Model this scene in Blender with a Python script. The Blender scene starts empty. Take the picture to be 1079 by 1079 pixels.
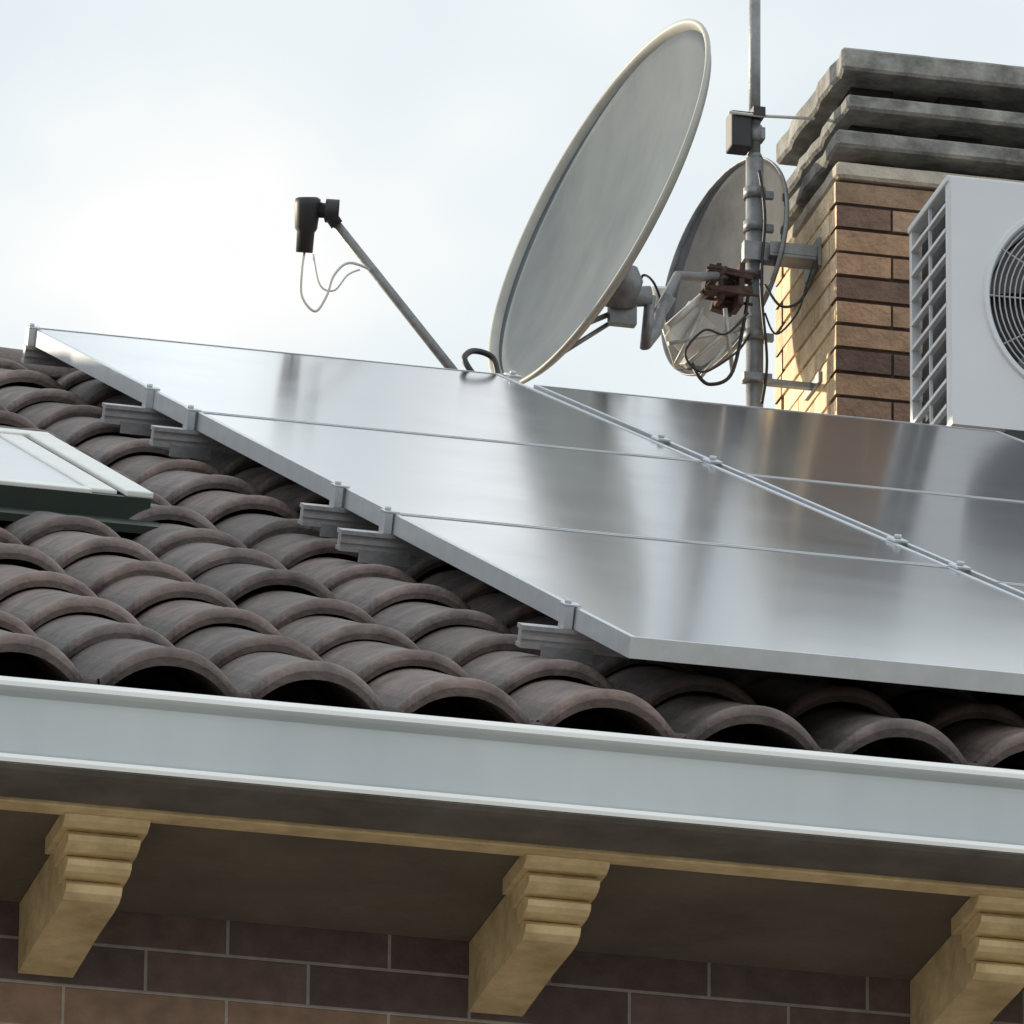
import bpy, bmesh, math, random
from mathutils import Vector, Matrix
random.seed(7)
C=bpy.context.scene.collection
PI=math.pi
# ------------------------------------------------------------------ camera
f=10901.2; pt_=0.3682; wy=0.2390; rl=0.0095; SL=0.4602; S=1.68
tx,ty,tz=0.0983*S,-0.1030*S,8.5437*S
H=6.6
F=Vector((math.sin(wy)*math.cos(pt_),math.cos(wy)*math.cos(pt_),math.sin(pt_)))
R0=Vector((math.cos(wy),-math.sin(wy),0)); U0=R0.cross(F)
R=R0*math.cos(rl)+U0*math.sin(rl); U=U0*math.cos(rl)-R0*math.sin(rl)
O=Vector((0,0,H))
CAM=O-(R*tx+U*ty+F*tz)
cd=bpy.data.cameras.new('camera'); cam=bpy.data.objects.new('camera',cd); C.objects.link(cam)
M=Matrix((R,U,-F)).transposed().to_4x4(); M.translation=CAM
cam.matrix_world=M
cd.sensor_width=36; cd.lens=f/1079*36; cd.clip_end=3000; cd.clip_start=0.5
bpy.context.scene.camera=cam
cs,ss=math.cos(SL),math.sin(SL)
NV=Vector((0,-ss,cs))
def ray(px,py): return (R*((px-539.5)/f)+U*((539.5-py)/f)+F)
def onplane(px,py,p0,n):
    r=ray(px,py); t=(p0-CAM).dot(n)/r.dot(n); return CAM+r*t
def PY(px,py,Y): return onplane(px,py,Vector((0,Y,0)),Vector((0,1,0)))
def RP(x,d,n=0): return Vector((x,d*cs-n*ss,H+d*ss+n*cs))
def PR(px,py,n):
    p=onplane(px,py,RP(0,0,n),NV); return p.x,(p-RP(0,0,n)).dot(Vector((0,cs,ss)))
def mpp(p): return (p-CAM).dot(F)/f
# ------------------------------------------------------------------ materials
def mat(name,base,rough=.6,metal=0,var=.15,scale=8,bump=.1,bscale=40,attr=False,spec=.5,coat=0,streak=None,dark=None,tint=None):
    m=bpy.data.materials.new(name); m.use_nodes=True
    nt=m.node_tree; n=nt.nodes; l=nt.links; b=n['Principled BSDF']
    tc=n.new('ShaderNodeTexCoord'); mp=n.new('ShaderNodeMapping'); l.new(tc.outputs['Object'],mp.inputs[0])
    if streak: mp.inputs['Scale'].default_value=streak
    no=n.new('ShaderNodeTexNoise'); no.inputs['Scale'].default_value=scale; no.inputs['Detail'].default_value=4; no.inputs['Roughness'].default_value=.65
    l.new(mp.outputs[0],no.inputs['Vector'])
    rp=n.new('ShaderNodeValToRGB'); rp.color_ramp.elements[0].position=.3; rp.color_ramp.elements[1].position=.7
    d=dark or [c*(1-var) for c in base]; t=tint or [min(1,c*(1+var)) for c in base]
    rp.color_ramp.elements[0].color=(*d,1); rp.color_ramp.elements[1].color=(*t,1)
    l.new(no.outputs['Fac'],rp.inputs[0])
    out=rp.outputs[0]
    if attr:
        at=n.new('ShaderNodeAttribute'); at.attribute_name='Col'
        mx=n.new('ShaderNodeMix'); mx.data_type='RGBA'; mx.blend_type='MULTIPLY'; mx.inputs[0].default_value=1
        l.new(out,mx.inputs[6]); l.new(at.outputs['Color'],mx.inputs[7]); out=mx.outputs[2]
    l.new(out,b.inputs['Base Color'])
    b.inputs['Roughness'].default_value=rough; b.inputs['Metallic'].default_value=metal
    b.inputs['Specular IOR Level'].default_value=spec
    b.inputs['Coat Weight'].default_value=coat
    if bump>.06:
        n2=n.new('ShaderNodeTexNoise'); n2.inputs['Scale'].default_value=bscale; n2.inputs['Detail'].default_value=2
        l.new(mp.outputs[0],n2.inputs['Vector'])
        bp=n.new('ShaderNodeBump'); bp.inputs['Strength'].default_value=bump; bp.inputs['Distance'].default_value=.01
        l.new(n2.outputs['Fac'],bp.inputs['Height']); l.new(bp.outputs[0],b.inputs['Normal'])
    return m
M_tile=mat('roof_tile',(.15,.115,.103),.62,0,.3,16,.35,70,attr=True,spec=.4,dark=(.070,.057,.056),tint=(.190,.150,.140))
M_deck=mat('dark_underlay',(.012,.011,.011),.9,0,.2,bump=0)
M_gut=mat('gutter_metal',(.50,.53,.55),.30,.15,.1,3,.0,30,spec=.5,streak=(1,1,.25),dark=(.41,.455,.475),tint=(.50,.54,.55))
M_gutl=mat('gutter_painted_highlight',(.86,.88,.88),.28,.0,.06,3,.0,30,spec=.6)  # near-white colour paints the sky highlight onto lip and bead
M_gutd=mat('gutter_painted_shade',(.12,.11,.10),.8,.0,.3,8,.0,30)  # dark colour paints the shade under the gutter
M_soff=mat('soffit_plaster',(.125,.106,.085),.9,0,.25,4,.2,60)
M_ochre=mat('ochre_paint',(.58,.45,.25),.6,0,.25,14,.2,50,dark=(.44,.33,.17),tint=(.76,.61,.36))
M_alu=mat('aluminium',(.56,.60,.64),.32,.4,.08,20,.0,60)
M_rail=mat('rail_aluminium',(.40,.40,.42),.42,.5,.25,20,.1,60)
M_steel=mat('galvanised_steel',(.25,.26,.27),.5,.3,.25,25,.15,60)
M_rust=mat('rusty_steel',(.085,.048,.042),.85,.1,.4,30,.4,60)
M_black=mat('black_plastic',(.022,.022,.025),.5,0,.2,20,0)
M_grey=mat('grey_plastic',(.42,.43,.46),.5,0,.1,20,0)
M_fan=mat('fan_plastic',(.12,.125,.13),.5,0,.1,20,0)
M_dish=mat('dish_paint',(.17,.20,.205),.75,0,.12,4.5,0,25,spec=.2,streak=(1,1,.45),dark=(.080,.106,.134),tint=(.138,.166,.188))
M_dish2=mat('dish_paint_dull',(.09,.095,.105),.8,0,.3,9,.1,25,spec=.2)
M_rim=mat('dish_rim',(.40,.40,.37),.5,0,.15,10,0)
M_silver=mat('pale_zinc',(.60,.59,.56),.4,.2,.2,12,0)
M_slab=mat('chimney_concrete',(.22,.22,.21),.9,0,.35,11,.4,60,dark=(.095,.095,.093),tint=(.40,.395,.37))
M_mort=mat('chimney_mortar',(.07,.052,.044),.95,0,.2,20,.4,80)
M_shoul=mat('chimney_render',(.54,.48,.40),.95,0,.2,20,.4,80)
M_brick=mat('chimney_brick',(.35,.24,.17),.85,0,.25,25,.5,90,attr=True)
M_ac=mat('ac_enamel',(.66,.69,.73),.38,0,.04,3,.0,30)
M_coil=mat('ac_coil',(.035,.037,.042),.6,0,.3,60,0)
M_cablew=mat('white_cable',(.6,.6,.58),.5,0,.05,8,0)
M_green=mat('dark_green_flashing',(.013,.026,.020),.5,0,.2,8,0)
M_clad=mat('window_cladding',(.78,.79,.77),.4,.0,.06,6,0)
def solar():
    m=bpy.data.materials.new('solar_glass'); m.use_nodes=True
    nt=m.node_tree;n=nt.nodes;l=nt.links;b=n['Principled BSDF']
    tc=n.new('ShaderNodeTexCoord')
    br=n.new('ShaderNodeTexBrick'); br.offset=0; br.inputs['Scale'].default_value=1; br.inputs['Brick Width'].default_value=.1455; br.inputs['Row Height'].default_value=.1635
    br.inputs['Mortar Size'].default_value=.0015; br.inputs['Mortar Smooth'].default_value=.2
    br.inputs['Color1'].default_value=(.060,.067,.080,1); br.inputs['Color2'].default_value=(.066,.073,.088,1); br.inputs['Mortar'].default_value=(.10,.11,.12,1)
    l.new(tc.outputs['Object'],br.inputs['Vector'])
    l.new(br.outputs['Color'],b.inputs['Base Color'])
    no=n.new('ShaderNodeTexNoise'); no.inputs['Scale'].default_value=2.5; no.inputs['Detail'].default_value=3
    l.new(tc.outputs['Object'],no.inputs['Vector'])
    mr=n.new('ShaderNodeMapRange'); mr.inputs[1].default_value=.3; mr.inputs[2].default_value=.7; mr.inputs[3].default_value=.105; mr.inputs[4].default_value=.135
    l.new(no.outputs['Fac'],mr.inputs[0]); l.new(mr.outputs[0],b.inputs['Roughness'])
    b.inputs['IOR'].default_value=1.7
    return m
M_solar=solar()
M_glass=mat('window_glass',(.66,.69,.70),.3,0,.05,4,0)
def brickwall():
    m=bpy.data.materials.new('wall_brick'); m.use_nodes=True
    nt=m.node_tree;n=nt.nodes;l=nt.links;b=n['Principled BSDF']
    tc=n.new('ShaderNodeTexCoord'); sp=n.new('ShaderNodeSeparateXYZ'); l.new(tc.outputs['Object'],sp.inputs[0])
    ad=n.new('ShaderNodeMath'); l.new(sp.outputs[0],ad.inputs[0]); l.new(sp.outputs[1],ad.inputs[1])
    cb=n.new('ShaderNodeCombineXYZ'); l.new(ad.outputs[0],cb.inputs[0]); l.new(sp.outputs[2],cb.inputs[1])
    def bt(c1,c2,mo):
        br=n.new('ShaderNodeTexBrick'); br.offset=.5; br.inputs['Scale'].default_value=1; br.inputs['Brick Width'].default_value=.232; br.inputs['Row Height'].default_value=.0635
        br.inputs['Mortar Size'].default_value=.003; br.inputs['Mortar Smooth'].default_value=.35; br.inputs['Bias'].default_value=-.1
        br.inputs['Color1'].default_value=(*c1,1); br.inputs['Color2'].default_value=(*c2,1); br.inputs['Mortar'].default_value=(*mo,1)
        l.new(cb.outputs[0],br.inputs['Vector']); return br
    br=bt((.095,.068,.068),(.165,.11,.10),(.28,.26,.25)); b2=bt((.20,.135,.10),(.27,.18,.13),(.36,.33,.29))
    gt=n.new('ShaderNodeMath'); gt.operation='LESS_THAN'; l.new(sp.outputs[2],gt.inputs[0]); gt.inputs[1].default_value=-.0635
    mz=n.new('ShaderNodeMix'); mz.data_type='RGBA'; l.new(gt.outputs[0],mz.inputs[0]); l.new(br.outputs['Color'],mz.inputs[6]); l.new(b2.outputs['Color'],mz.inputs[7])
    no=n.new('ShaderNodeTexNoise'); no.inputs['Scale'].default_value=30; no.inputs['Detail'].default_value=4; l.new(tc.outputs['Object'],no.inputs['Vector'])
    mr=n.new('ShaderNodeMapRange'); mr.inputs[3].default_value=.5; mr.inputs[4].default_value=1.5; l.new(no.outputs['Fac'],mr.inputs[0])
    mx=n.new('ShaderNodeMix'); mx.data_type='RGBA'; mx.blend_type='MULTIPLY'; mx.inputs[0].default_value=1
    l.new(mz.outputs[2],mx.inputs[6]); l.new(mr.outputs[0],mx.inputs[7]); l.new(mx.outputs[2],b.inputs['Base Color'])
    b.inputs['Roughness'].default_value=.85
    sb=n.new('ShaderNodeMath'); sb.operation='MULTIPLY_ADD'; l.new(br.outputs['Fac'],sb.inputs[0]); sb.inputs[1].default_value=-1; l.new(no.outputs['Fac'],sb.inputs[2])
    bp=n.new('ShaderNodeBump'); bp.inputs['Strength'].default_value=.6; bp.inputs['Distance'].default_value=.006
    l.new(sb.outputs[0],bp.inputs['Height']); l.new(bp.outputs[0],b.inputs['Normal'])
    return m
M_wall=brickwall()
# ------------------------------------------------------------------ mesh helpers
def BM(): return bmesh.new()
def box(bm,x0,x1,y0,y1,z0,z1,mtx=None,bev=0):
    vs=[Vector((x,y,z)) for x in (x0,x1) for y in (y0,y1) for z in (z0,z1)]
    if mtx is not None: vs=[mtx@v for v in vs]
    v=[bm.verts.new(p) for p in vs]
    fs=[bm.faces.new([v[i] for i in q]) for q in ((0,1,3,2),(4,6,7,5),(0,4,5,1),(2,3,7,6),(0,2,6,4),(1,5,7,3))]
    if bev:
        es=list({e for g in fs for e in g.edges})
        bmesh.ops.bevel(bm,geom=es,offset=bev,segments=2,affect='EDGES',profile=.5)
    return v
def tube(bm,pts,r,seg=10,cap=True):
    pts=[Vector(p) for p in pts]; rs=r if isinstance(r,(list,tuple)) else [r]*len(pts)
    rings=[]; up=None
    for i,p in enumerate(pts):
        d=(pts[min(i+1,len(pts)-1)]-pts[max(i-1,0)]).normalized()
        if up is None: up=Vector((0,0,1)) if abs(d.z)<.9 else Vector((1,0,0))
        a=d.cross(up).normalized(); b=a.cross(d).normalized(); up=b
        rings.append([bm.verts.new(p+(a*math.cos(t)+b*math.sin(t))*rs[i]) for t in [2*PI*k/seg for k in range(seg)]])
    for i in range(len(rings)-1):
        for k in range(seg):
            fc=bm.faces.new([rings[i][k],rings[i][(k+1)%seg],rings[i+1][(k+1)%seg],rings[i+1][k]]); fc.smooth=True
    if cap: bm.faces.new(rings[0][::-1]); bm.faces.new(rings[-1])
def extrude_profile(bm,prof,x0,x1,closed=True):
    a=[bm.verts.new((x0,y,z)) for y,z in prof]; b=[bm.verts.new((x1,y,z)) for y,z in prof]
    n=len(prof)
    for i in range(n if closed else n-1):
        j=(i+1)%n; bm.faces.new([a[i],a[j],b[j],b[i]])
    if closed: bm.faces.new(a[::-1]); bm.faces.new(b)
def fin(name,bm,m,parent=None,local=False,origin=None,normals=True):
    if normals: bmesh.ops.recalc_face_normals(bm,faces=bm.faces[:])
    me=bpy.data.meshes.new(name)
    if origin is not None:
        for v in bm.verts: v.co-=origin
    bm.to_mesh(me); bm.free(); me.materials.append(m)
    o=bpy.data.objects.new(name,me); C.objects.link(o)
    base=Vector(origin) if origin is not None else Vector((0,0,0))
    if parent is not None:
        o.parent=parent
        if not local:
            pl=parent.get('_w',None); pl=Vector(pl) if pl else Vector((0,0,0))
            o.location=base-pl
        o['_w']=list(base)
    else:
        o.location=base; o['_w']=list(base)
    return o
def thing(name,label,cat,loc,rot=(0,0,0),group=None):
    o=bpy.data.objects.new(name,None); C.objects.link(o); o.empty_display_size=.1
    o.location=loc; o.rotation_euler=rot; o['_w']=list(loc); o['label']=label; o['category']=cat
    if group:o['group']=group
    return o
def tag(o,label,cat,group=None):
    o['label']=label;o['category']=cat
    if group:o['group']=group
    return o
# ------------------------------------------------------------------ ground
bm=BM(); v=[bm.verts.new(p) for p in ((-900,-900,0),(900,-900,0),(900,900,0),(-900,900,0))]; bm.faces.new(v)
g=fin('ground',bm,mat('paving',(.31,.29,.26),.9,0,.15,.6,0,20)); g['kind']='structure'
# ------------------------------------------------------------------ house
X0,X1=-2.65,4.2
house=thing('brick_house','brick house with dark brown barrel tiled roof, pale gutter and ochre eave corbels','house',(0,.38,0))
YW=.38; ZS=H-.335
jp=PY(325,1015,YW)
bm=BM(); 
XW0,XW1=X0+.25,X1-.25; YB=9.2
ridY=5.3*cs+.12*ss; ridZ=H+5.3*ss-.135*cs
prof_=[(YW,0),(YW,ZS),(YW,H-.16*cs+ (YW)*ss/cs-.02),(ridY,ridZ-.03),(YB,H-.16*cs+YW*ss/cs-.02),(YB,0)]
extrude_profile(bm,prof_,XW0,XW1)
fin('wall',bm,M_wall,house,origin=Vector((jp.x,YW,jp.z)))
EXPO=.325; PIT=.2075; HW=.091; XC=.095
bm=BM(); cl=bm.loops.layers.float_color.new('Col')
NB=-.141; LIFT=.027; TH=.019
def prof(x):
    t=(x-XC)/HW
    if abs(t)<1: return .047*(1-abs(t)**2.25)
    return -.005
def tile(bm,x0,d0,length,frame,shade,dn,rx,TH=TH):
    NS=24; xs=[i/NS*(PIT+.004)-.002 for i in range(NS+1)]
    hp=[prof(max(0,min(PIT,x))) for x in xs]
    dv=[1-.55*max(0,min(1,(abs((x-XC)/HW)-.76)/.24)) for x in xs]  # painted shading, meant also as dirt: tile colour darkens into the valleys
    def P(x,s,n): 
        k=1-s/length
        return frame(x0+x+rx*(s-.1), d0+s, NB+n+LIFT*k+dn)
    rows=[(.0,-.010),(.001,-.004),(.005,.001),(.012,.0035),(.022,.0028),(.032,0),(length,0)]
    top=[[bm.verts.new(P(x,s,hp[i]+o)) for i,x in enumerate(xs)] for s,o in rows]
    lo=[bm.verts.new(P(x,0.0,hp[i]-TH)) for i,x in enumerate(xs)]
    bk=[bm.verts.new(P(x,length,hp[i]-.014)) for i,x in enumerate(xs)]
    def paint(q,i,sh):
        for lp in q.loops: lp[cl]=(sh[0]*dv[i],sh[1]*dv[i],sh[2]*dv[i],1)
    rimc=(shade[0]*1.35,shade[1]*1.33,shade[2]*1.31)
    for j in range(len(rows)-1):
        for i in range(NS):
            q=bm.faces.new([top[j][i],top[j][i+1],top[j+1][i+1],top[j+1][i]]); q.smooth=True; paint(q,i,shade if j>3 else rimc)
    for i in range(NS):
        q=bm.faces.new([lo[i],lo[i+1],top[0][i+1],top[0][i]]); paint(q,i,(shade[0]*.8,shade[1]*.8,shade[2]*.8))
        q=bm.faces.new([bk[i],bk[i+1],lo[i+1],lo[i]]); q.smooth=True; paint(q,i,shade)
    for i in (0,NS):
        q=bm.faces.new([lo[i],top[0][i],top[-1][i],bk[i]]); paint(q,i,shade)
DE=-.125
ncol=int((X1-X0)/PIT); nrow=17
XT=PY(956,785,-.09).x
off=((XT-XC-X0)%PIT)
for r in range(nrow):
    for c in range(ncol):
        sh=random.uniform(.72,1.25); w=random.uniform(-.05,.05)
        shade=(sh*(1+w),sh,sh*(1-w*.7))
        d0=DE+r*EXPO+random.uniform(-.009,.009)
        L=EXPO+.07 if r<nrow-1 else min(EXPO+.07,5.31-d0)
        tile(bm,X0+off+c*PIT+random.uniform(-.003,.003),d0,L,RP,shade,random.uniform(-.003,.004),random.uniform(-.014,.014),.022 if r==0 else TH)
def RB(x,d,n): return Vector((x,2*ridY-(d*cs-n*ss),H+d*ss+n*cs))
for r in range(nrow):
    for c in range(ncol):
        sh=random.uniform(.8,1.15)
        d0=DE+r*EXPO; L=EXPO+.07 if r<nrow-1 else min(EXPO+.07,5.31-d0)
        tile(bm,X0+off+c*PIT,d0,L,RB,(sh,sh,sh),0,0)
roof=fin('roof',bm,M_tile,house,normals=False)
bm=BM()
extrude_profile(bm,[(p.y,p.z) for p in (RP(0,-.07,-.166),RP(0,5.3,-.166),RB(0,-.07,-.166),RB(0,-.07,-.19),RP(0,5.3,-.195),RP(0,-.07,-.19))],X0+.02,X1-.02)
fin('roof_deck',bm,M_deck,house)
bm=BM(); cl=bm.loops.layers.float_color.new('Col')
x=X0
while x<X1:
    L=.40; sh=random.uniform(.75,1.1); r0=.095
    rings=[]
    for xx,rr in ((x,r0+.008),(x+L+.03,r0-.006)):
        rings.append([bm.verts.new((xx,ridY+rr*math.cos(t)*1.15,H+5.3*ss-.115*cs-.035+rr*math.sin(t)*.85)) for t in [PI*k/14 for k in range(15)]])
    for k in range(14):
        q=bm.faces.new([rings[0][k],rings[0][k+1],rings[1][k+1],rings[1][k]]); q.smooth=True
        for lp in q.loops: lp[cl]=(sh,sh,sh,1)
    x+=L
o=fin('ridge_tiles',bm,M_tile,house); md=o.modifiers.new('s','SOLIDIFY'); md.thickness=.012
# gutter in four bands
for nm,gm,gp in (('gutter_lip',M_gutl,[(-.136,-.216),(-.142,-.206),(-.156,-.202),(-.170,-.207),(-.178,-.216),(-.177,-.222)]),
 ('gutter',M_gut,[(-.177,-.2225),(-.174,-.226),(-.163,-.232),(-.163,-.312),(-.166,-.316)]),
 ('gutter_bead',M_gutl,[(-.1662,-.3163),(-.174,-.318),(-.182,-.321),(-.186,-.328),(-.184,-.333)]),
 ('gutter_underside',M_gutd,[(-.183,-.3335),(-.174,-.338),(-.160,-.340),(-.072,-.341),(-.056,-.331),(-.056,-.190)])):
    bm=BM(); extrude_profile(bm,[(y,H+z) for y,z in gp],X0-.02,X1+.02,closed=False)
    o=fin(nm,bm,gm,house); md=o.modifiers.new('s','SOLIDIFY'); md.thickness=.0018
bm=BM(); box(bm,X0,X1,-.050,-.030,H-.330,H-.205); fin('fascia_board',bm,M_ochre,house)
bm=BM(); box(bm,X0+.01,X1-.01,-.029,YW-.002,ZS,ZS+.012); fin('soffit',bm,M_soff,house)
bm=BM(); box(bm,X0,X1,-.060,-.022,ZS-.010,ZS-.002,bev=.002); fin('eave_trim',bm,M_ochre,house)
def corbel(cx):
    bm=BM()
    def ex(pr,w): extrude_profile(bm,[(y,ZS-h) for y,h in pr],cx-w/2,cx+w/2)
    e=YW-.002
    ex([(-.032,.001),(-.038,.012),(-.032,.019),(-.018,.024),(.10,.024),(.10,.001)],.118)
    ex([(-.004,.025),(-.018,.034),(-.016,.042),(-.004,.047),(.010,.049),(.08,.049),(.08,.025)],.100)
    ex([(.026,.050),(.010,.059),(.012,.067),(.024,.072),(.040,.0735),(.075,.0735),(.075,.050)],.089)
    pr=[(.07,.0015),(.07,.0740),(.056,.0745),(.044,.083),(.050,.093),(.066,.099),(.10,.1005),(.2,.099),(e,.104),(e,.0015)]
    ex(pr,.078)
    return fin('corbel',bm,M_ochre,house,origin=Vector((cx,0,ZS)))
c1=PY(113,858,-.032).x; c2=PY(598,905,-.032).x; sp=c2-c1
k=-3
while c1+k*sp<X1-.1:
    if c1+k*sp>X0+.1: corbel(c1+k*sp)
    k+=1
for xx in (X0-.004,X1-.022):
    for fr in (RP,RB):
        bm=BM()
        a=[fr(0,-.10,-.168),fr(0,5.3,-.168),fr(0,5.3,-.23),fr(0,-.10,-.23)]
        extrude_profile(bm,[(p.y,p.z) for p in a],xx,xx+.024)
        fin('verge_board',bm,M_ochre,house)
# ------------------------------------------------------------------ roof window
WN=-.048
nx,nd=PR(160,521,WN)
rw=thing('roof_window','roof window','window',RP(nx,nd,WN),(SL,0,0)); 
del rw['label']; del rw['category']
rw.parent=house; rw.location=RP(nx,nd,WN)-Vector((0,.38,0))
WW,WL=.78,1.0
def lfin(name,bm,m,p): return fin(name,bm,m,p,local=True)
bm=BM(); 
for (a,b,c,d) in ((-WW,0,0,.03),(-WW,0,WL-.03,WL),(-WW,-WW+.03,.03,WL-.03),(-.03,0,.03,WL-.03)): box(bm,a,b,c,d,-.10,-.008)
box(bm,-WW-.01,.012,-.10,-.001,-.055,-.042)
lfin('flashing',bm,M_green,rw)
bm=BM()
box(bm,-WW-.004,.004,WL-.06,WL+.004,-.008,.003,bev=.002)
box(bm,-.040,.004,.004,WL-.062,-.008,.003,bev=.003)
box(bm,-.092,-.050,.03,WL-.062,-.010,-.001,bev=.003)
box(bm,-WW-.004,-WW+.06,.004,WL-.062,-.008,.003,bev=.003)
box(bm,-WW+.063,-.095,.004,.05,-.009,-.001,bev=.002)
lfin('window_frame',bm,M_clad,rw)
bm=BM(); box(bm,-WW+.061,-.093,.05,WL-.061,-.02,-.006); lfin('pane',bm,M_glass,rw)
# ------------------------------------------------------------------ solar panels
PWd=.900; PH=1.666
lab={(0,0):'solar panel of the bottom row, its silver front corner nearest the gutter',
(0,1):'solar panel in the middle row of the left column, between two long silver joints',
(0,2):'solar panel of the left column at the top, in front of the dish receiver arm',
(1,0):'solar panel at the right edge of the photo below the others of the right column',
(1,1):'solar panel in the middle of the right column, below the one under the air conditioner',
(1,2):'solar panel of the right column at the top, below the mast, chimney and air conditioner'}
proto=None
def copy_tree(o,parent=None):
    c=o.copy(); C.objects.link(c); c.parent=parent
    for ch in [q for q in bpy.data.objects if q.parent==o]: copy_tree(ch,c)
    return c
OFFR=-.12*S
for (ci,ri),lb in lab.items():
    ux=0 if ci==0 else .914+.007
    d=ri*S+(OFFR if ci else 0)
    ux+=(0,.003,-.002)[ri] if ci==0 else 0
    loc=RP(ux,d,0)
    if proto is None:
        proto=thing('solar_panel',lb,'solar panel',loc,(SL,0,0),'solar panels on the roof')
        bm=BM(); t=.009
        z0,z1=-.030,0
        box(bm,0,t,0,PH,z0,z1);box(bm,PWd-t,PWd,0,PH,z0,z1)
        box(bm,t,PWd-t,0,t,z0,z1);box(bm,t,PWd-t,PH-t,PH,z0,z1)
        lfin('frame',bm,M_alu,proto)
        bm=BM(); box(bm,t+.0002,PWd-t-.0002,t+.0002,PH-t-.0002,-.008,-.0012); lfin('glass',bm,M_solar,proto)
        bm=BM(); box(bm,t+.01,PWd-t-.01,t+.01,PH-t-.01,-.012,-.0085); lfin('backsheet',bm,M_black,proto)
        o=proto
    else:
        o=copy_tree(proto); o.location=loc; o['label']=lb
rails=[(.22,.074,'mounting rail with a silver end clamp at the lowest panel'),
(.985,.080,'mounting rail under the upper end of the bottom row panel'),
(1.22,.062,'mounting rail with end clamp under the lower part of the middle panel'),
(1.985,.070,'mounting rail under the upper end of the middle panel'),
(2.22,.085,'mounting rail with end clamp under the lower part of the top panel'),
(2.955,.018,'mounting rail end at the far upper corner of the panels')]
for v_,ext,lb in rails:
    t_=thing('mounting_rail',lb,'rail',RP(0,v_*S,-.0315),(SL,0,0),'mounting rails under the solar panels')
    bm=BM()
    box(bm,-ext,1.86,-.018,.018,-.032,-.026); box(bm,-ext,1.86,-.018,.018,-.006,.0005); box(bm,-ext+.001,1.859,-.011,.012,-.026,-.006); box(bm,-ext+.0005,1.8595,-.016,-.011,-.019,-.013)
    lfin('rail_profile',bm,M_rail,t_)
    bm=BM()
    box(bm,-.015,-.0025,-.018,.018,.001,.0330); box(bm,-.016,.008,-.018,.018,.0331,.0365,bev=.001); tube(bm,[(-.008,0,.0366),(-.008,0,.042)],.005,8)
    lfin('end_clamp',bm,M_alu,t_)
    bm=BM(); box(bm,.899,.922,-.028,.028,.0323,.0370,bev=.001); tube(bm,[(.9105,0,.0375),(.9105,0,.0435)],.006,8)
    lfin('middle_clamp',bm,M_alu,t_)
    if ext>.05:
        bm=BM(); box(bm,-ext+.030,.03,-.030,-.0185,-.046,-.026)
        lfin('roof_hook',bm,M_steel,t_)
# ------------------------------------------------------------------ chimney
YC=5.95
kc=mpp(PY(880,300,YC))
cl0=PY(881,187,YC); CX=cl0.x; CZ=cl0.z
CWd,CD=.62,.48
chim_o=Vector((CX,YC,CZ))
bm=BM(); box(bm,CX+.010,CX+CWd-.010,YC+.008,YC+CD-.008,H+1.1,CZ-.002)
chim=fin('chimney',bm,M_mort,house,origin=chim_o)
bm=BM(); cl=bm.loops.layers.float_color.new('Col')
ch=25.5*kc/.935; z=CZ-ch; r=0
cols=[(1.0,.98,.92),(1.25,1.15,1.0),(.55,.50,.52),(.78,.72,.72),(1.12,1.02,.9),(.40,.36,.40),(1.0,.9,.8)]
while z>H+1.4:
    rowc=random.choice(cols)
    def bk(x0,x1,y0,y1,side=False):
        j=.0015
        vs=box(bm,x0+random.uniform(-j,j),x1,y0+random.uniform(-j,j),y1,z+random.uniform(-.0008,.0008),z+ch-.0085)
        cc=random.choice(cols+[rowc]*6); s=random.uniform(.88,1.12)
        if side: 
            q_=random.uniform(.85,1.1); cc=(2.8*q_,3.2*q_,3.0*q_)  # sunlight painted into the side brick colour, far paler than the front
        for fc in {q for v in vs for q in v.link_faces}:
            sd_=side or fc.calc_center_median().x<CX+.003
            c3=cc if not(sd_ and not side) else (2.7,3.0,2.8)  # left ends of front bricks get the same painted sunlight
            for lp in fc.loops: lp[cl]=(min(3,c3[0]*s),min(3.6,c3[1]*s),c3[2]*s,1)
    bw=.245
    x=CX-(bw/2 if r%2 else 0)
    while x<CX+CWd-.001:
        a=max(x,CX); b=min(x+bw-.006,CX+CWd)
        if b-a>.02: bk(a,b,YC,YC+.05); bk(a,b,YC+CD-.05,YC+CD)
        x+=bw
    y=YC+.0505-(0 if r%2 else bw/2)
    while y<YC+CD-.05:
        a=max(y,YC+.055); b=min(y+bw-.006,YC+CD-.055)
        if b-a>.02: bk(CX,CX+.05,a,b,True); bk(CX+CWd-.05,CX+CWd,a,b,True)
        y+=bw
    z-=ch; r+=1
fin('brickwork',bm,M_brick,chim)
def slab(py,th,ovx,ovf,m=M_slab,name='chimney_slab',rag=.006):
    p=PY(884,py,YC-ovf); z1=p.z; z0=z1-th*kc/.933
    bm=BM(); vs=box(bm,CX-ovx,CX+CWd+ovx,YC-ovf,YC+CD+ovf*.3,z0,z1)
    bmesh.ops.bevel(bm,geom=list({e for v in vs for e in v.link_edges}),offset=.006,segments=1,affect='EDGES')
    bmesh.ops.subdivide_edges(bm,edges=[e for e in bm.edges if e.calc_length()>.1],cuts=11,use_grid_fill=True)
    ph=random.uniform(0,9)
    for v in bm.verts:
        n_=math.sin(v.co.y*31+ph)+.7*math.sin(v.co.y*67+ph*2)
        if v.co.x<CX+.02: v.co.x+=n_*rag*.5
        if v.co.y<YC: v.co.y+=random.uniform(-.0012,.0012)
    o=fin(name,bm,m,chim)
    return z0,z1
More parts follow.
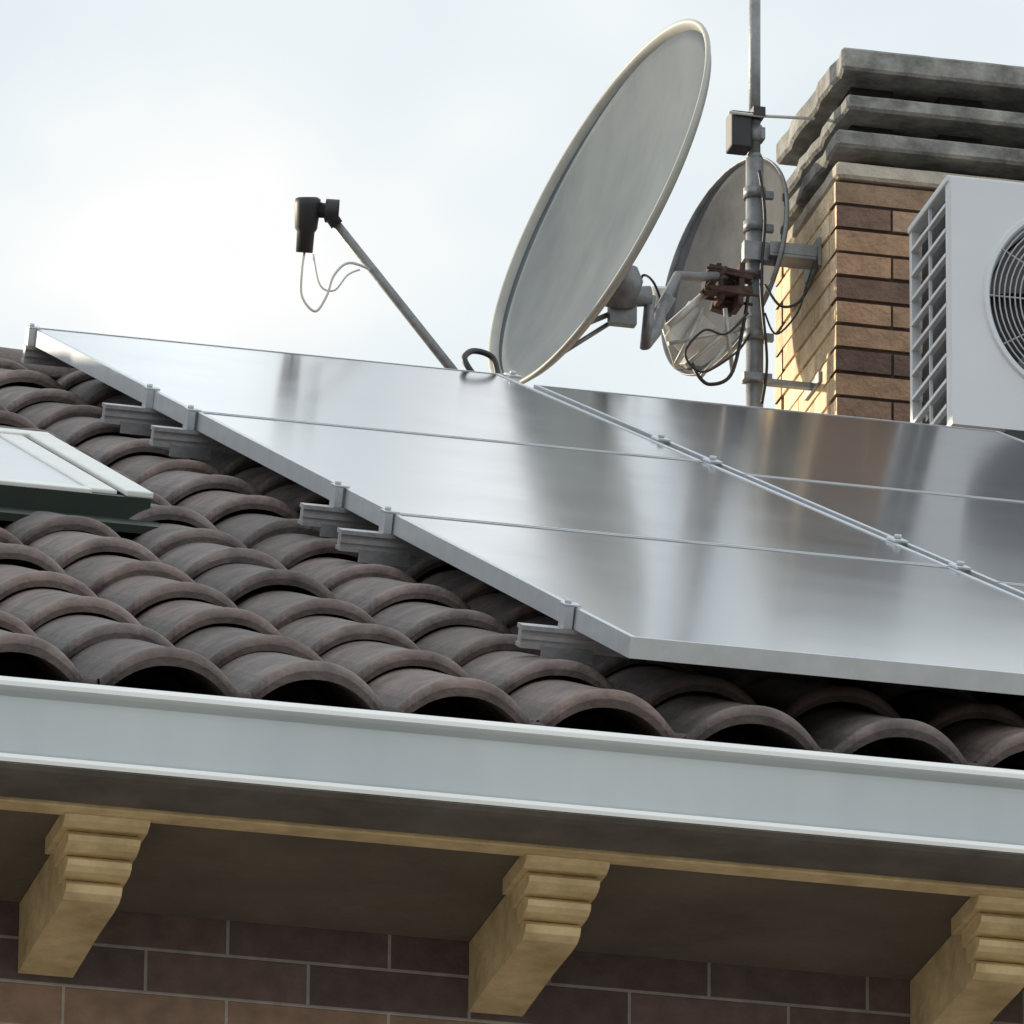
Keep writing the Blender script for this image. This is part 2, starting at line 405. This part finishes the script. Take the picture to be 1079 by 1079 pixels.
s1=slab(48,24,-.004,.04); s2=slab(97,16,-.012,.035); s3=slab(135,18,.004,.03); s4=slab(169,17,.001,.010,M_shoul,'chimney_shoulder',.002)
bm=BM()
for (za,zb) in ((s2[1],s1[0]),(s3[1],s2[0]),(s4[1],s3[0])):
    for fx in (.14,.45,.80):
        for yy in (YC+.05,YC+CD-.14): box(bm,CX+CWd*fx-.04,CX+CWd*fx+.05,yy,yy+.1,za-.005,zb+.005)
    box(bm,CX+.12,CX+CWd-.03,YC+.15,YC+CD-.15,za-.004,zb+.004)
fin('slab_support',bm,M_deck,chim)
# ------------------------------------------------------------------ air conditioner
YA=5.05
a0=PY(1000,184,YA); a1=PY(1000,448,YA); ka=mpp(a0)
AX=a0.x; AZ1=a0.z; AZ0=a1.z; AW=.80; AD=.29; AH=AZ1-AZ0
ac=thing('air_conditioner','white outdoor air conditioner with round fan grille in front of the chimney','air conditioner',(AX+AW/2,YA+AD/2,AZ0-.1))
fc_=PY(1146,322,YA); fr_=109*ka
bm=BM(); NA=72
def rectpt(t):
    dx,dz=math.cos(t),math.sin(t); best=1e9
    for lim,dd in ((AX+AW-.004-fc_.x,dx),(AX+.004-fc_.x,dx),(AZ1-.004-fc_.z,dz),(AZ0+.004-fc_.z,dz)):
        if abs(dd)>1e-6 and lim/dd>0: best=min(best,lim/dd)
    return fc_.x+dx*best,fc_.z+dz*best
ang=[2*PI*k/NA for k in range(NA)]+[math.atan2(zz-fc_.z,xx-fc_.x)%(2*PI) for xx in (AX+.004,AX+AW-.004) for zz in (AZ0+.004,AZ1-.004)]
ang.sort()
outer=[rectpt(t) for t in ang]
rows=[]
rows.append([bm.verts.new((x+(.004 if x>AX+AW/2 else -.004),YA+.012,z+(.004 if z>AZ0+AH/2 else -.004)*(1 if abs(z-AZ0-AH/2)>AH/2-.006 else 0))) for x,z in outer])
rows.append([bm.verts.new((x,YA,z)) for x,z in outer])
for rr,yy in ((fr_+.012,YA),(fr_+.008,YA-.006),(fr_,YA-.006),(fr_-.004,YA),(fr_-.012,YA+.05)):
    rows.append([bm.verts.new((fc_.x+rr*math.cos(t),yy,fc_.z+rr*math.sin(t))) for t in ang])
for i in range(len(rows)-1):
    for k in range(len(ang)):
        q=bm.faces.new([rows[i][k],rows[i][(k+1)%len(ang)],rows[i+1][(k+1)%len(ang)],rows[i+1][k]])
fin('front_panel',bm,M_ac,ac)
bm=BM()
box(bm,AX-.003,AX+AW+.003,YA+.006,YA+AD,AZ1-.012,AZ1+.003,bev=.003)
box(bm,AX,AX+AW,YA+.0125,YA+AD,AZ0-.003,AZ0+.012)
box(bm,AX+AW-.012,AX+AW,YA+.0125,YA+AD,AZ0+.012,AZ1-.012)
box(bm,AX+.001,AX+.02,YA+.0125,YA+.030,AZ0+.012,AZ1-.012)
box(bm,AX+.001,AX+.02,YA+AD-.018,YA+AD-.001,AZ0+.012,AZ1-.012)
fin('casing',bm,M_ac,ac)
bm=BM(); box(bm,AX+.022,AX+.03,YA+.031,YA+AD-.019,AZ0+.0125,AZ1-.0125); box(bm,AX+.03,AX+AW-.02,YA+AD-.02,YA+AD-.004,AZ0+.0125,AZ1-.0125)
fin('coil',bm,M_coil,ac)
bm=BM(); ns=10
for i in range(1,ns):
    zz=AZ0+AH*i/ns; box(bm,AX-.001,AX+.010,YA+.029,YA+AD-.017,zz-.0045,zz+.0035)
box(bm,AX+.002,AX+.008,YA+.15,YA+.155,AZ0+.012,AZ1-.012)
fin('side_grille',bm,M_ac,ac)
bm=BM()
for i in range(1,19):
    rr=fr_*i/19
    pts=[(fc_.x+rr*math.cos(t),YA-.004,fc_.z+rr*math.sin(t)) for t in [2*PI*k/48 for k in range(49)]]
    tube(bm,pts,.0017,5,False)
for k in range(12):
    t=2*PI*k/12; tube(bm,[(fc_.x+.03*math.cos(t),YA-.002,fc_.z+.03*math.sin(t)),(fc_.x+fr_*math.cos(t),YA-.002,fc_.z+fr_*math.sin(t))],.002,5)
tube(bm,[(fc_.x,YA-.006,fc_.z),(fc_.x,YA+.004,fc_.z)],.032,20)
fin('fan_grille',bm,M_grey,ac)
bm=BM()
tube(bm,[(fc_.x,YA+.03,fc_.z),(fc_.x,YA+.09,fc_.z)],.05,20)
for k in range(3):
    a=2*PI*k/3
    g=[]
    for i in range(7):
        rr=.045+(fr_-.06)*i/6; row=[]
        for j in range(6):
            t=a+ (j/5-.5)*1.15*(.75+.3*i/6)+i*.05; row.append(bm.verts.new((fc_.x+rr*math.cos(t),YA+.05+(j/5-.5)*.05,fc_.z+rr*math.sin(t))))
        g.append(row)
    for i in range(6):
        for j in range(5):
            q=bm.faces.new([g[i][j],g[i][j+1],g[i+1][j+1],g[i+1][j]]); q.smooth=True
fin('fan',bm,M_fan,ac)
bm=BM(); box(bm,AX+.03,AX+AW-.03,YA+.11,YA+.114,AZ0+.02,AZ1-.02); fin('inner_wall',bm,M_coil,ac)
for fx in (.11,.62):
    bm=BM()
    box(bm,AX+fx,AX+fx+.06,YA-.015,YA+AD+.02,AZ0-.022,AZ0-.0035)
    for yy in (YA+.01,YA+AD-.03): box(bm,AX+fx+.015,AX+fx+.04,yy,yy+.025,AZ0-.42,AZ0-.0215)
    fin('foot',bm,M_black,ac)
# ------------------------------------------------------------------ mast
YM=6.12
mt=PY(794,-60,YM); mb=PY(795,430,YM); km=mpp(mb); MX=mb.x
def MP(px,py,Y=YM): return PY(px,py,Y)
zs=MP(795,168).z
mast=thing('antenna_mast','tall grey steel mast rising beside the left face of the chimney','mast',(MX,YM,H+1.5))
bm=BM(); tube(bm,[(MX,YM,H+1.45),(MX,YM,zs)],9.5*km,16); tube(bm,[(MX,YM,zs),(MX,YM,zs+.012)],[9.5*km,7*km],16); tube(bm,[(MX,YM,zs+.01),(MX,YM,mt.z)],6.3*km,16)
fin('pole',bm,M_steel,mast)
for py,nm in ((270,0),(402,1)):
    z=MP(800,py).z; bm=BM()
    h=8*km if nm==0 else 3*km
    x2=CX-.001
    box(bm,MX-.026,x2,YM-.008,YM+.008,z-h,z+h)
    if nm==0: box(bm,MX+.02,x2,YM-.05,YM-.0085,z-h,z-h+.006); box(bm,MX+.02,x2,YM-.05,YM-.045,z-h+.007,z+h)
    box(bm,MX-.03,MX+.03,YM-.03,YM-.0085,z-h*1.3,z+h*1.3)
    box(bm,CX-.008,CX-.0012,YM-.06,YM+.05,z-h*2,z+h*2)
    fin('wall_bracket',bm,M_steel,mast)
for py in (205,240,355):
    z=MP(800,py).z; bm=BM(); tube(bm,[(MX,YM,z-.012),(MX,YM,z+.012)],12*km,14); box(bm,MX+.012,MX+.04,YM-.006,YM+.006,z-.008,z+.008)
    fin('pipe_clamp',bm,M_steel,mast)
z=MP(778,140).z; x=MP(779,140).x; kk=km
am=thing('amplifier_box','small black box clamped high on the mast','amplifier',(x,YM-.02,z))
bm=BM(); box(bm,x-12*kk,x+11*kk,YM-.025,YM+.025,z-21*kk,z+21*kk,bev=.004); fin('housing',bm,M_black,am)
bm=BM(); box(bm,x+11*kk,MX+.02,YM-.012,YM+.012,z-6*kk,z+7*kk); tube(bm,[(MX,YM,z-.018),(MX,YM,z+.018)],8.5*km,12); fin('clamp',bm,M_steel,am)
z=MP(800,124).z
dp=thing('rod_antenna','thin pale rod antenna crossing the mast beside the black box','antenna',(MX,YM,z))
bm=BM(); tube(bm,[MP(768,118,YM-.03),MP(800,122,YM-.03),MP(858,125,YM-.03)],.0036,8); fin('rod',bm,M_cablew,dp)
bm=BM(); box(bm,MX-.012,MX+.014,YM-.036,YM+.01,z-.010,z+.010); fin('clip',bm,M_black,dp)
# ------------------------------------------------------------------ dishes
def basis_from(nx,nu,nf,dx,du):
    N=(R*nx+U*nu+F*nf).normalized(); D=(R*dx+U*du); D=(D-N*D.dot(N)).normalized(); return N,D
def dish(name,label,px,py,Y,a_px,N,D,h,m,rm,wall,group=None,ri=.975):
    P=PY(px,py,Y); k=mpp(P); a=a_px*k; Xv=N.cross(D).normalized()
    root=thing(name,label,'satellite dish',P,group=group)
    bm=BM(); NR,NT=16,96
    def pt(r,t,hh): return P+(D*math.cos(t)+Xv*math.sin(t))*a*r - N*hh
    c0=bm.verts.new(pt(0,0,h)); rows=[]
    for i in range(1,NR+1):
        r=i/NR; rows.append([bm.verts.new(pt(r*ri,2*PI*j/NT,wall+(h-wall)*(1-r*r))) for j in range(NT)])
    for j in range(NT): q=bm.faces.new([c0,rows[0][j],rows[0][(j+1)%NT]]); q.smooth=True
    for i in range(NR-1):
        for j in range(NT): q=bm.faces.new([rows[i][j],rows[i+1][j],rows[i+1][(j+1)%NT],rows[i][(j+1)%NT]]); q.smooth=True
    o=fin('reflector',bm,m,root); md=o.modifiers.new('s','SOLIDIFY'); md.thickness=.002; md.offset=0
    e_=1-ri
    bm=BM(); prr=[(ri-.001,wall+.001),(ri+e_*.25,wall*.4),(ri+e_*.5,.000),(ri+e_*.75,-.002),(1.0,-.001),(1.002,.004),(.998,.008),(ri+e_*.7,.008),(ri+e_*.3,wall*.5+.004),(ri,wall+.004)]
    rr=[[bm.verts.new(pt(p,2*PI*j/NT,q)) for j in range(NT)] for p,q in prr]
    for i in range(len(prr)):
        for j in range(NT): q=bm.faces.new([rr[i][j],rr[i][(j+1)%NT],rr[(i+1)%len(prr)][(j+1)%NT],rr[(i+1)%len(prr)][j]]); q.smooth=True
    fin('rim',bm,rm,root)
    return root,P,a,k,Xv
YD=5.72
N1,D1=basis_from(-.853,.456,-.268,-.472,-.882)
d1,P1,a1_,k1,X1v=dish('satellite_dish','large pale satellite dish turned edge-on beside the mast, receiver arm reaching left',629,213,YD,218,N1,D1,.068,M_dish,M_rim,.016,ri=.958)
def L1(a,b,c=0): return P1+N1*(a*k1)+D1*(b*k1)+X1v*(c*k1)
lnb=L1(256,160)
q0=lnb+R*(-10*k1)+U*(26*k1); q1=lnb+R*(-14*k1)-U*(30*k1)
h0=q0.lerp(q1,.18)
armend=h0+R*24*k1-U*8*k1
bm=BM(); tube(bm,[L1(-22,246),L1(0,250),armend],[5.5*k1,5.5*k1,4.8*k1],12); 
fin('receiver_arm',bm,M_steel,d1)
bm=BM()
tube(bm,[q0+U*2*k1,q0,q0.lerp(q1,.1),q0.lerp(q1,.55),q0.lerp(q1,.62),q1],[10*k1,13.5*k1,14*k1,12*k1,9.5*k1,9*k1],16)
tube(bm,[h0,h0+R*18*k1-U*2*k1,h0+R*19*k1-U*2*k1,h0+R*33*k1-U*3*k1],[9*k1,8*k1,12.5*k1,12.5*k1],16)
tube(bm,[armend+U*10*k1-R*6*k1,armend+R*7*k1-U*9*k1],[7*k1,7*k1],12)
fin('receiver',bm,M_black,d1)
bm=BM(); tube(bm,[L1(-58,52,-5),L1(-64,62,0),L1(-76,85,0)],[20*k1,24*k1,17*k1],18)
tube(bm,[L1(-66,80,0),L1(-100,60,0)],[11*k1,11*k1],12)
tube(bm,[L1(-38,40,0),L1(-60,56,0)],[8*k1,12*k1],12)
box(bm,-.028,.028,-.012,.012,-.050,.040,Matrix.Translation(L1(-76,80,0)))
fin('mount',bm,M_steel,d1)
bm=BM(); tube(bm,[L1(-30,150,-20),L1(-72,95,0)],.006,8); fin('brace',bm,M_steel,d1)
bm=BM(); tube(bm,[L1(-24,180,25),L1(-78,100,0)],.005,8); fin('brace',bm,M_steel,d1)
bm=BM(); s0=L1(-100,60,0); 
w3=Vector((MX,YM-.02,MP(795,292).z))
tube(bm,[s0,PY(680,366,YM-.3),PY(690,350,YM-.25),PY(700,318,YM-.2),PY(714,290,YM-.15),PY(735,292,YM-.1),w3],[6*k1,6*k1,7*k1,6*k1,5*k1,5*k1,5*k1],12)
box(bm,-.014,.014,-.014,.014,-.03,.03,Matrix.Translation(PY(698,325,YM-.2))@Matrix.Rotation(.5,4,'Y'),bev=.003)
sa=fin('support_arm',bm,M_steel); tag(sa,'bent grey steel arm joining the large dish to the mast','bracket')
N2,D2=basis_from(-.85,.318,-.42,-.35,-.937)
d2,P2,a2_,k2,X2v=dish('satellite_dish','smaller dull grey satellite dish behind the mast with a rusty bracket',762,280,YM+.16,122,N2,D2,.05,M_dish2,M_steel,.008)
def L2(a,b,c=0): return P2+N2*(a*k2)+D2*(b*k2)+X2v*(c*k2)
bm=BM(); tube(bm,[L2(-20,110),L2(10,116),L2(50,70)],.007,8); fin('receiver_arm',bm,M_silver,d2)
bm=BM(); tube(bm,[L2(48,76),L2(60,45)],[.012,.018],12); fin('receiver',bm,M_silver,d2)
bm=BM(); p=PY(766,303,YM-.05)
def pl(dx,dz,sx,sz,sy,ro,dy=0):
    c_=p+Vector((dx*k2,dy,dz*k2)); box(bm,-sx*k2,sx*k2,-sy,sy,-sz*k2,sz*k2,Matrix.Translation(c_)@Matrix.Rotation(ro,4,'Y'),bev=.002)
pl(12,0,3,24,.03,.05); pl(-10,2,3,20,.025,-.1); pl(0,12,24,4,.012,.12,-.02); pl(-2,-8,26,4,.012,-.08,-.02); pl(-4,2,18,9,.02,.1,.03); pl(2,-4,12,18,.01,.2,.035)
for dz in (14,-10):
    for dy in (-.03,.02): tube(bm,[p+Vector((-26*k2,dy,dz*k2)),p+Vector((30*k2,dy,(dz-2)*k2))],.0035,8)
tube(bm,[p+Vector((-30*k2,-.02,-14*k2)),p+Vector((-4*k2,-.03,16*k2))],.006,8)
fin('rusty_bracket',bm,M_rust,d2)
for a,b,r_ in (((722,386),(790,330),.006),((703,345),(748,305),.008),((704,362),(785,346),.005),((764,325),(772,392),.005),((712,384),(742,326),.005),((738,398),(776,352),.004)):
    bm=BM(); tube(bm,[PY(*a,YM-.06),PY(*b,YM-.04)],r_,8); fin('strut',bm,M_silver,d2)
bm=BM()
mt_=Matrix.Translation(PY(734,352,YM-.02))@Matrix.Rotation(.55,4,'Y')@Matrix.Rotation(.4,4,'Z')
box(bm,-28*k2,12*k2,-.004,.004,-28*k2,22*k2,mt_,bev=.002); box(bm,12.5*k2,16*k2,-.004,.045,-28*k2,22*k2,mt_,bev=.002)
box(bm,-12*k2,-6*k2,-.02,-.0045,-20*k2,16*k2,mt_,bev=.002)
fin('mounting_plate',bm,M_silver,d2)
# ------------------------------------------------------------------ cables
def cable(pts,r,m,label,name='cable'):
    P=[Vector(p) for p in pts]; out=[]
    for i in range(len(P)-1):
        p0=P[max(i-1,0)];p1=P[i];p2=P[i+1];p3=P[min(i+2,len(P)-1)]
        for k in range(8):
            t=k/8; out.append(.5*((2*p1)+(p2-p0)*t+(2*p0-5*p1+4*p2-p3)*t*t+(3*p1-p0-3*p2+p3)*t**3))
    out.append(P[-1]); bm=BM(); tube(bm,out,r,7); o=fin(name,bm,m); tag(o,label,'cable'); return o
dl=lnb.y
cable([q1,PY(318,285,dl),PY(318,312,dl),PY(332,328,dl),PY(344,312,dl),PY(352,290,dl),PY(368,277,dl),armend.lerp(L1(0,250),.28)],.0028,M_cablew,'pale cable hanging in a loop below the receiver at the end of the arm')
cable([PY(330,268,dl),PY(337,300,dl),PY(352,306,dl),PY(366,290,dl),PY(379,284,dl)],.002,M_cablew,'short thin pale cable curled beside the receiver arm')
cable([PY(790,300,YM-.03),PY(782,350,YM-.05),PY(770,395,YM-.08),PY(748,405,YM-.08),PY(735,395,YM-.08),PY(728,380,YM-.05)],.004,M_black,'black cable looping low on the left side of the mast')
cable([PY(700,330,YM-.1),PY(690,300,YM-.12),PY(678,290,YM-.1),PY(672,305,YM-.1),PY(655,330,YM-.2)],.0028,M_black,'thin black cable arched over the joint behind the large dish')
cable([PY(800,180,YM-.03),PY(806,230,YM-.04),PY(802,300,YM-.04),PY(808,380,YM-.04),PY(803,425,YM-.04)],.0035,M_black,'black cable running down the right side of the mast')
cable([PY(788,330,YM-.07),PY(765,352,YM-.09),PY(742,348,YM-.10),PY(722,372,YM-.10),PY(740,392,YM-.09),PY(775,372,YM-.07),PY(790,352,YM-.03)],.0026,M_black,'black cable tangled around the lower half of the smaller dish')
cable([PY(806,300,YM-.04),PY(822,322,YM-.06),PY(842,318,YM-.06),PY(858,290,YM-.06),PY(862,270,YM-.05)],.003,M_black,'black cable sagging under the bracket between mast and chimney')
cable([PY(806,330,YM-.04),PY(818,352,YM-.05),PY(840,330,YM-.06),PY(850,300,YM-.06),PY(858,276,YM-.05)],.0022,M_black,'thinner black cable below the bracket between mast and chimney')
cable([RP(.87,5.08,-.02),RP(.845,5.10,.015),RP(.87,5.14,.030),RP(.91,5.15,.02),RP(.92,5.12,-.02)],.006,M_black,'black cable loop at the foot of the large dish')
# ------------------------------------------------------------------ sky and sun
sd=Vector((-.68,.66,.275)).normalized()
el=math.asin(sd.z); az=math.atan2(sd.x,sd.y)
sun=bpy.data.lights.new('sun','SUN'); sun.energy=5.0; sun.angle=math.radians(1.5); sun.color=(1,.86,.64)
so=bpy.data.objects.new('sun',sun); C.objects.link(so); so.rotation_euler=sd.to_track_quat('Z','Y').to_euler(); so.location=(0,0,20)
w=bpy.data.worlds.new('World'); bpy.context.scene.world=w; w.use_nodes=True
nt=w.node_tree;n=nt.nodes;l=nt.links
bg=n['Background']; outw=n['World Output']
sk=n.new('ShaderNodeTexSky'); sk.sky_type='NISHITA'; sk.sun_disc=False; sk.sun_elevation=el; sk.sun_rotation=az
l.new(sk.outputs[0],bg.inputs[0]); bg.inputs[1].default_value=.10
tc=n.new('ShaderNodeTexCoord')
def wn(scale,sc,loc,det,c):
    no=n.new('ShaderNodeTexNoise'); no.inputs['Scale'].default_value=scale; no.inputs['Detail'].default_value=det; no.inputs['Roughness'].default_value=.5
    mp=n.new('ShaderNodeMapping'); mp.inputs['Scale'].default_value=sc; mp.inputs['Location'].default_value=loc
    l.new(tc.outputs['Generated'],mp.inputs[0]); l.new(mp.outputs[0],no.inputs['Vector'])
    rp=n.new('ShaderNodeValToRGB'); e=rp.color_ramp.elements
    e[0].position=c[0][0]; e[0].color=(*c[0][1],1); e[1].position=c[-1][0]; e[1].color=(*c[-1][1],1)
    for p_,cc in c[1:-1]: q=e.new(p_); q.color=(*cc,1)
    l.new(no.outputs['Fac'],rp.inputs[0]); return rp
rp=wn(13,(1.2,1,1.6),(.3,.1,.25),3,[(.36,(.78,.86,.89)),(.48,(.87,.925,.94)),(.60,(1.0,1.0,.985))])
st=wn(40,(1,1,.08),(.15,.5,.2),2,[(.42,(.60,.645,.69)),(.50,(.92,.97,1.02)),(.58,(1.65,1.7,1.75))])  # bright and dark streaks added to the unseen sky for panel reflections
sp_=n.new('ShaderNodeSeparateXYZ'); l.new(tc.outputs['Generated'],sp_.inputs[0])
mr=n.new('ShaderNodeMapRange'); mr.inputs[1].default_value=.41; mr.inputs[2].default_value=.45; l.new(sp_.outputs[2],mr.inputs[0])
mr2=n.new('ShaderNodeMapRange'); mr2.inputs[1].default_value=.66; mr2.inputs[2].default_value=.60; l.new(sp_.outputs[2],mr2.inputs[0])
mu=n.new('ShaderNodeMath'); mu.operation='MULTIPLY'; l.new(mr.outputs[0],mu.inputs[0]); l.new(mr2.outputs[0],mu.inputs[1])
mm=n.new('ShaderNodeMix'); mm.data_type='RGBA'; mm.blend_type='MULTIPLY'; l.new(mu.outputs[0],mm.inputs[0])
l.new(rp.outputs[0],mm.inputs[6]); l.new(st.outputs[0],mm.inputs[7])
bg2=n.new('ShaderNodeBackground'); l.new(mm.outputs[2],bg2.inputs[0]); bg2.inputs[1].default_value=1.06
mx=n.new('ShaderNodeMixShader'); mx.inputs[0].default_value=.92; l.new(bg.outputs[0],mx.inputs[1]); l.new(bg2.outputs[0],mx.inputs[2]); l.new(mx.outputs[0],outw.inputs[0])
for o in bpy.data.objects:
    if '_w' in o: del o['_w']
vs=bpy.context.scene.view_settings; vs.view_transform='Standard'; vs.look='None'; vs.exposure=0
